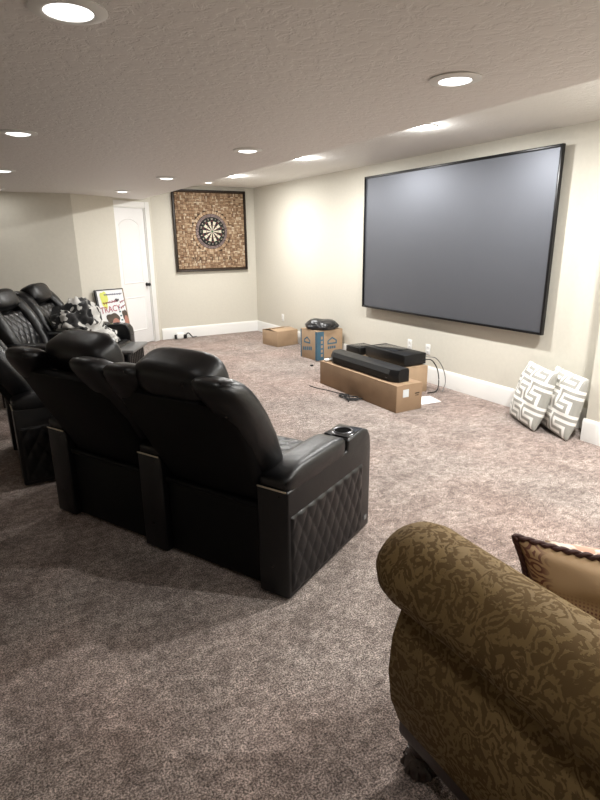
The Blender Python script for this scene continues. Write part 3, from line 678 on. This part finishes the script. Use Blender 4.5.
# ------------------------------------------------------------------ floor bits
bm = bmesh.new()
for k_ in range(1): prism(bm, [(3.62, 3.88), (3.85, 3.855), (3.905, 4.075), (3.68, 4.12)], 2, .002, .004)
tag(obj('paper_sheet', bm, 'paper', None, smooth=False), 'sheet of white paper on the carpet behind the long carton', 'paper')
random.seed(3)
P = [(3.13+.07*math.cos(i*1.9)+.02*math.sin(i*.7), 4.45+.13*math.sin(i*1.13), .008+.012*abs(math.sin(i*1.7))) for i in range(16)]
tag(obj('tangled_cord', tube(bmesh.new(), smooth_path(P, 5), .006, 6), 'plastic', None, 80), 'tangled black cord on the carpet before the long carton', 'cord')
P = [(3.05, 5.10, .005), (3.07, 4.95, .005), (3.12, 4.8, .006), (3.15, 4.68, .005), (3.18, 4.62, .005)]
tag(obj('straight_cord', tube(bmesh.new(), smooth_path(P, 6), .005, 6), 'plastic', None, 80), 'thin straight black cord beside the left end of the long carton', 'cord')
P = [(3.96, 4.268, RH+.06), (4.03, 4.22, RH+.06), (4.10, 4.20, RH-.03), (4.12, 4.18, .12), (4.06, 4.14, .02), (3.95, 4.16, .008)]
tag(obj('receiver_cable', tube(bmesh.new(), smooth_path(P, 8), .006, 6), 'plastic', None, 80), 'grey black cable looping from the receiver down to the carpet', 'cable')
P = [(4.0, 4.265, RH+.09), (4.10, 4.22, RH+.07), (4.19, 4.20, .24), (4.20, 4.16, .10), (4.10, 4.10, .01)]
tag(obj('receiver_cable', tube(bmesh.new(), smooth_path(P, 8), .005, 6), 'tray', None, 80), 'thin grey cable hanging behind the receiver by the baseboard', 'cable')
o = obj('bottle_cap', lathe(bmesh.new(), [(.022, 0), (.024, .004), (.02, .016), (.002, .018)], 14), 'plastic'); o.location = (3.60, 5.96, 0); tag(o, 'small black cap on the carpet by the moving box', 'cap')
t = thing('power_adapter', 'white adapter with black plug on the carpet under the dartboard', 'adapter', (2.80, 8.93, 0), .1)
obj('adapter_body', blob(bmesh.new(), (0, 0, .055), (.075, .04, .055), .5, .5, 20, 12), 'white_plastic', t)
obj('plug', bx((-.085, -.01, .045), (.03, .05, .07), .01), 'plastic', t); obj('plug', bx((.075, -.03, .04), (.06, .06, .07), .015), 'plastic', t)
P = [(.09, -.02, .05), (.14, -.02, .09), (.19, -.03, .04), (.22, -.02, .012), (.30, 0, .01)]
obj('lead', tube(bmesh.new(), smooth_path(P, 6), .010, 6), 'plastic', t)
# wall outlets
def outlet(y, z, label):
    t = thing('wall_outlet', label, 'outlet', (W, y, z))
    obj('cover_plate', bx((-.003, 0, 0), (.006, .075, .118), .002), 'white_plastic', t)
    for dz in (-.026, .026):
        f = obj('socket', bx((-.0065, 0, dz), (.003, .034, .030), .001), 'white_plastic', t)
        for dy in (-.008, .008): obj('slot', bx((-.0082, dy, dz), (.001, .003, .012)), 'slot', f)
outlet(4.87, .385, 'white wall outlet plate partly behind the black receiver'); outlet(4.56, .375, 'white wall outlet plate next to the hanging receiver cables')
outlet(8.04, .345, 'white wall outlet plate above the small carton')

# ------------------------------------------------------------------ pillows
def pillow_bm(w, h, th, n=26, mats=False, pinch=.10, pr=None):
    bm = bmesh.new(); uv = bm.loops.layers.uv.new('UVMap'); lay = {}
    for s in (1, -1):
        for i in range(n+1):
            for j in range(n+1):
                u, v = i/n*2-1, j/n*2-1
                if s < 0 and (abs(u) == 1 or abs(v) == 1): lay[(s, i, j)] = lay[(1, i, j)]; continue
                k = ((1-u*u)*(1-v*v))**.42
                x = u*w/2*(1-pinch*(1-v*v)**1.2*.6) if True else u; z = v*h/2*(1-pinch*(1-u*u)**1.2*.6)
                wr = .006*math.sin(7*u+3*v)*k+.004*math.sin(11*v-4*u)*k
                lay[(s, i, j)] = bm.verts.new((x, s*(th/2*k)+wr, z))
    for s in (1, -1):
        for i in range(n):
            for j in range(n):
                q = [(i, j), (i+1, j), (i+1, j+1), (i, j+1)]
                f = bm.faces.new([lay[(s, a, b)] for a, b in q]); f.material_index = 0 if (s > 0 or not mats) else 1
                if pr: f.material_index = int(pr(i, j, n))
                for lp, (a, b) in zip(f.loops, q): lp[uv].uv = (a/n, b/n)
    return bm
def place(o, c, xa, nrm_tilt):                           # xa: width direction on the ground; nrm_tilt: lean in degrees towards -y local
    xa = Vector((*xa, 0)).normalized(); up = Vector((0, 0, 1)); yb = up.cross(xa)
    R_ = Matrix.Rotation(math.radians(nrm_tilt), 3, xa); m_ = axes(c, xa, R_ @ yb, R_ @ up); o.matrix_world = m_; return o
g = 'grey and white patterned floor pillows'
p1 = obj('throw_pillow', pillow_bm(.50, .52, .19, 60, pinch=.03, pr=key_print), ['key_white', 'key_grey'], None, 80); place(p1, (4.045, 2.965, .258), (.46, .89), 16)
tag(p1, 'white pillow with grey key pattern leaning on wall under screen corner', 'pillow', g)
p2 = obj('throw_pillow', pillow_bm(.50, .52, .19, 60, pinch=.03, pr=key_print), ['key_white', 'key_grey'], None, 80); place(p2, (4.065, 2.69, .258), (.46, .89), 13)
tag(p2, 'white pillow with grey key pattern wedged beside the jutting wall end', 'pillow', g)

# ------------------------------------------------------------------ rolled-arm sofa at the front
t = thing('damask_sofa', 'olive brown damask sofa with rolled arm and carved wood feet', 'sofa', (.872, 1.0, 0))
# local: x to the right of the sitter's left arm (world X), y forward (world Y); arm outer face at x=0, front at y=0
SWID, SDEP = 1.75, .95
def arm_panel(sx, off):
    b = bmesh.new(); rings = []
    for y, k in ((0.0, .0), (-.015, 1), (-.3, 1), (-.6, 1), (-.93, 1)):
        ins = .015 if k == 0 else 0
        P = [(0.022, .195), (-.012, .29), (-.026, .40), (-.018, .50), (.012, .58), (.05, .64), (.17, .64), (.185, .5), (.185, .215)]
        rings.append([(off+sx*(x+(ins if x < .09 else -ins)), y, z) for x, z in P])
    return loft(b, rings)
def arm_roll(sx, off):
    b = bmesh.new(); rings = []; n = 30
    st = [(.105, .012), (.102, .04), (.088, .075), (.062, .105), (.03, .124), (-.02, .133), (-.10, .131), (-.3, .127), (-.6, .127), (-.93, .129)]
    for y, r in st:
        rings.append([(off+sx*(.085+1.02*r*math.cos(2*PI*i/n)*(1+.02*math.sin(5*2*PI*i/n)*(y > .05))), y, .700+.95*r*math.sin(2*PI*i/n)-.02*max(0, y)*5) for i in range(n)])
    return loft(b, rings)
for sx, off in ((1, 0), (-1, SWID)):
    a = obj('arm', arm_panel(sx, off), 'damask', t, 60)
    obj('arm_roll', arm_roll(sx, off), 'damask', a, 60)
obj('seat_deck', ext((.17, -.93, .20), (SWID-.17, -.03, .33), .02, 3), 'damask', t)
obj('seat_cushion', box(bmesh.new(), (SWID/2, -.43, .385), (SWID-.40, .80, .13), .045, 5), 'damask', t, 60)
bm = bmesh.new(); P = [(-.80, .30), (-.84, .60), (-.86, .85), (-.91, .92), (-.985, .91), (-1.01, .84), (-1.0, .22), (-.80, .22)]
prism(bm, P, 0, -.01, SWID+.01, .02, 3); obj('backrest', bm, 'damask', t, 50)
rl = bmesh.new()
box(rl, (.055, -.475, .165), (.045, .95, .075), .012, 3); box(rl, (SWID-.055, -.475, .165), (.045, .96, .085), .012, 3); box(rl, (SWID/2, -.02, .165), (SWID-.12, .045, .085), .012, 3); box(rl, (SWID/2, -.96, .175), (SWID-.05, .045, .085), .012, 3)
obj('base_rail', rl, 'dark_wood', t, 50)
for fx, fy in ((.085, -.055), (SWID-.085, -.055), (.085, -.92), (SWID-.085, -.92)):
    b = lathe(bmesh.new(), [(.030, 0), (.046, .006), (.054, .03), (.048, .055), (.030, .072), (.036, .085), (.042, .10), (.035, .122), (.044, .135), (.045, .15)], 20)
    box(b, (0, 0, .172), (.09, .09, .07), .02, 3)
    for k in range(10):
        aa = 2*PI*k/10; tube(b, [(.030*math.cos(aa), .030*math.sin(aa), .004), (.053*math.cos(aa), .053*math.sin(aa), .03), (.044*math.cos(aa), .044*math.sin(aa), .06)], [.006, .011, .004], 6)
    o = obj('foot', b, 'dark_wood', t, 50); o.location = (fx, fy, 0)
# fringed throw pillow inside the arm
t = thing('fringed_pillow', 'tan pillow with dark red dots and braided edge on the damask sofa', 'pillow', (1.365, .68, .452))
xa = Vector((.63, -.77, 0)).normalized(); up = Vector((0, 0, 1)); ya = up.cross(xa)
if ya.dot(Vector((-1, -1, 0))) < 0: ya = -ya
PM = axes((0, 0, .16), xa, ya, up)
b = pillow_bm(.52, .32, .20, 26, True, .3); bmesh.ops.transform(b, matrix=PM, verts=b.verts); obj('cover', b, ['dotted', 'cream_print'], t, 80)
w_, h_, n_ = .52, .32, 90; E = []
def edge_pt(u, v): return Vector((u*w_/2*(1-.3*(1-v*v)**1.2*.6), 0, v*h_/2*(1-.3*(1-u*u)**1.2*.6)))
for side in range(4):
    for i in range(n_):
        q = -1+2*i/n_; E.append(edge_pt(*((q, -1), (1, q), (-q, 1), (-1, -q))[side]))
for ph in (0, PI):
    P = []
    for i, e in enumerate(E+[E[0]]):
        a_ = i*.62+ph; o_ = Vector((e.x, 0, e.z)).normalized(); P.append(PM @ (e+o_*(.004+.006*math.cos(a_))+Vector((0, .006*math.sin(a_), 0))))
    obj('braid', tube(bmesh.new(), P, .0062, 6, False), 'braid', t, 80)
b = pillow_bm(.46, .235, .13, 24, False, .12); o = obj('throw_pillow', b, 'cream_print', None, 80)
o.matrix_world = axes((1.53, .735, .572), xa, ya, up)
tag(o, 'cream and red print pillow behind the tan dotted pillow', 'pillow')
bpy.context.view_layer.update()
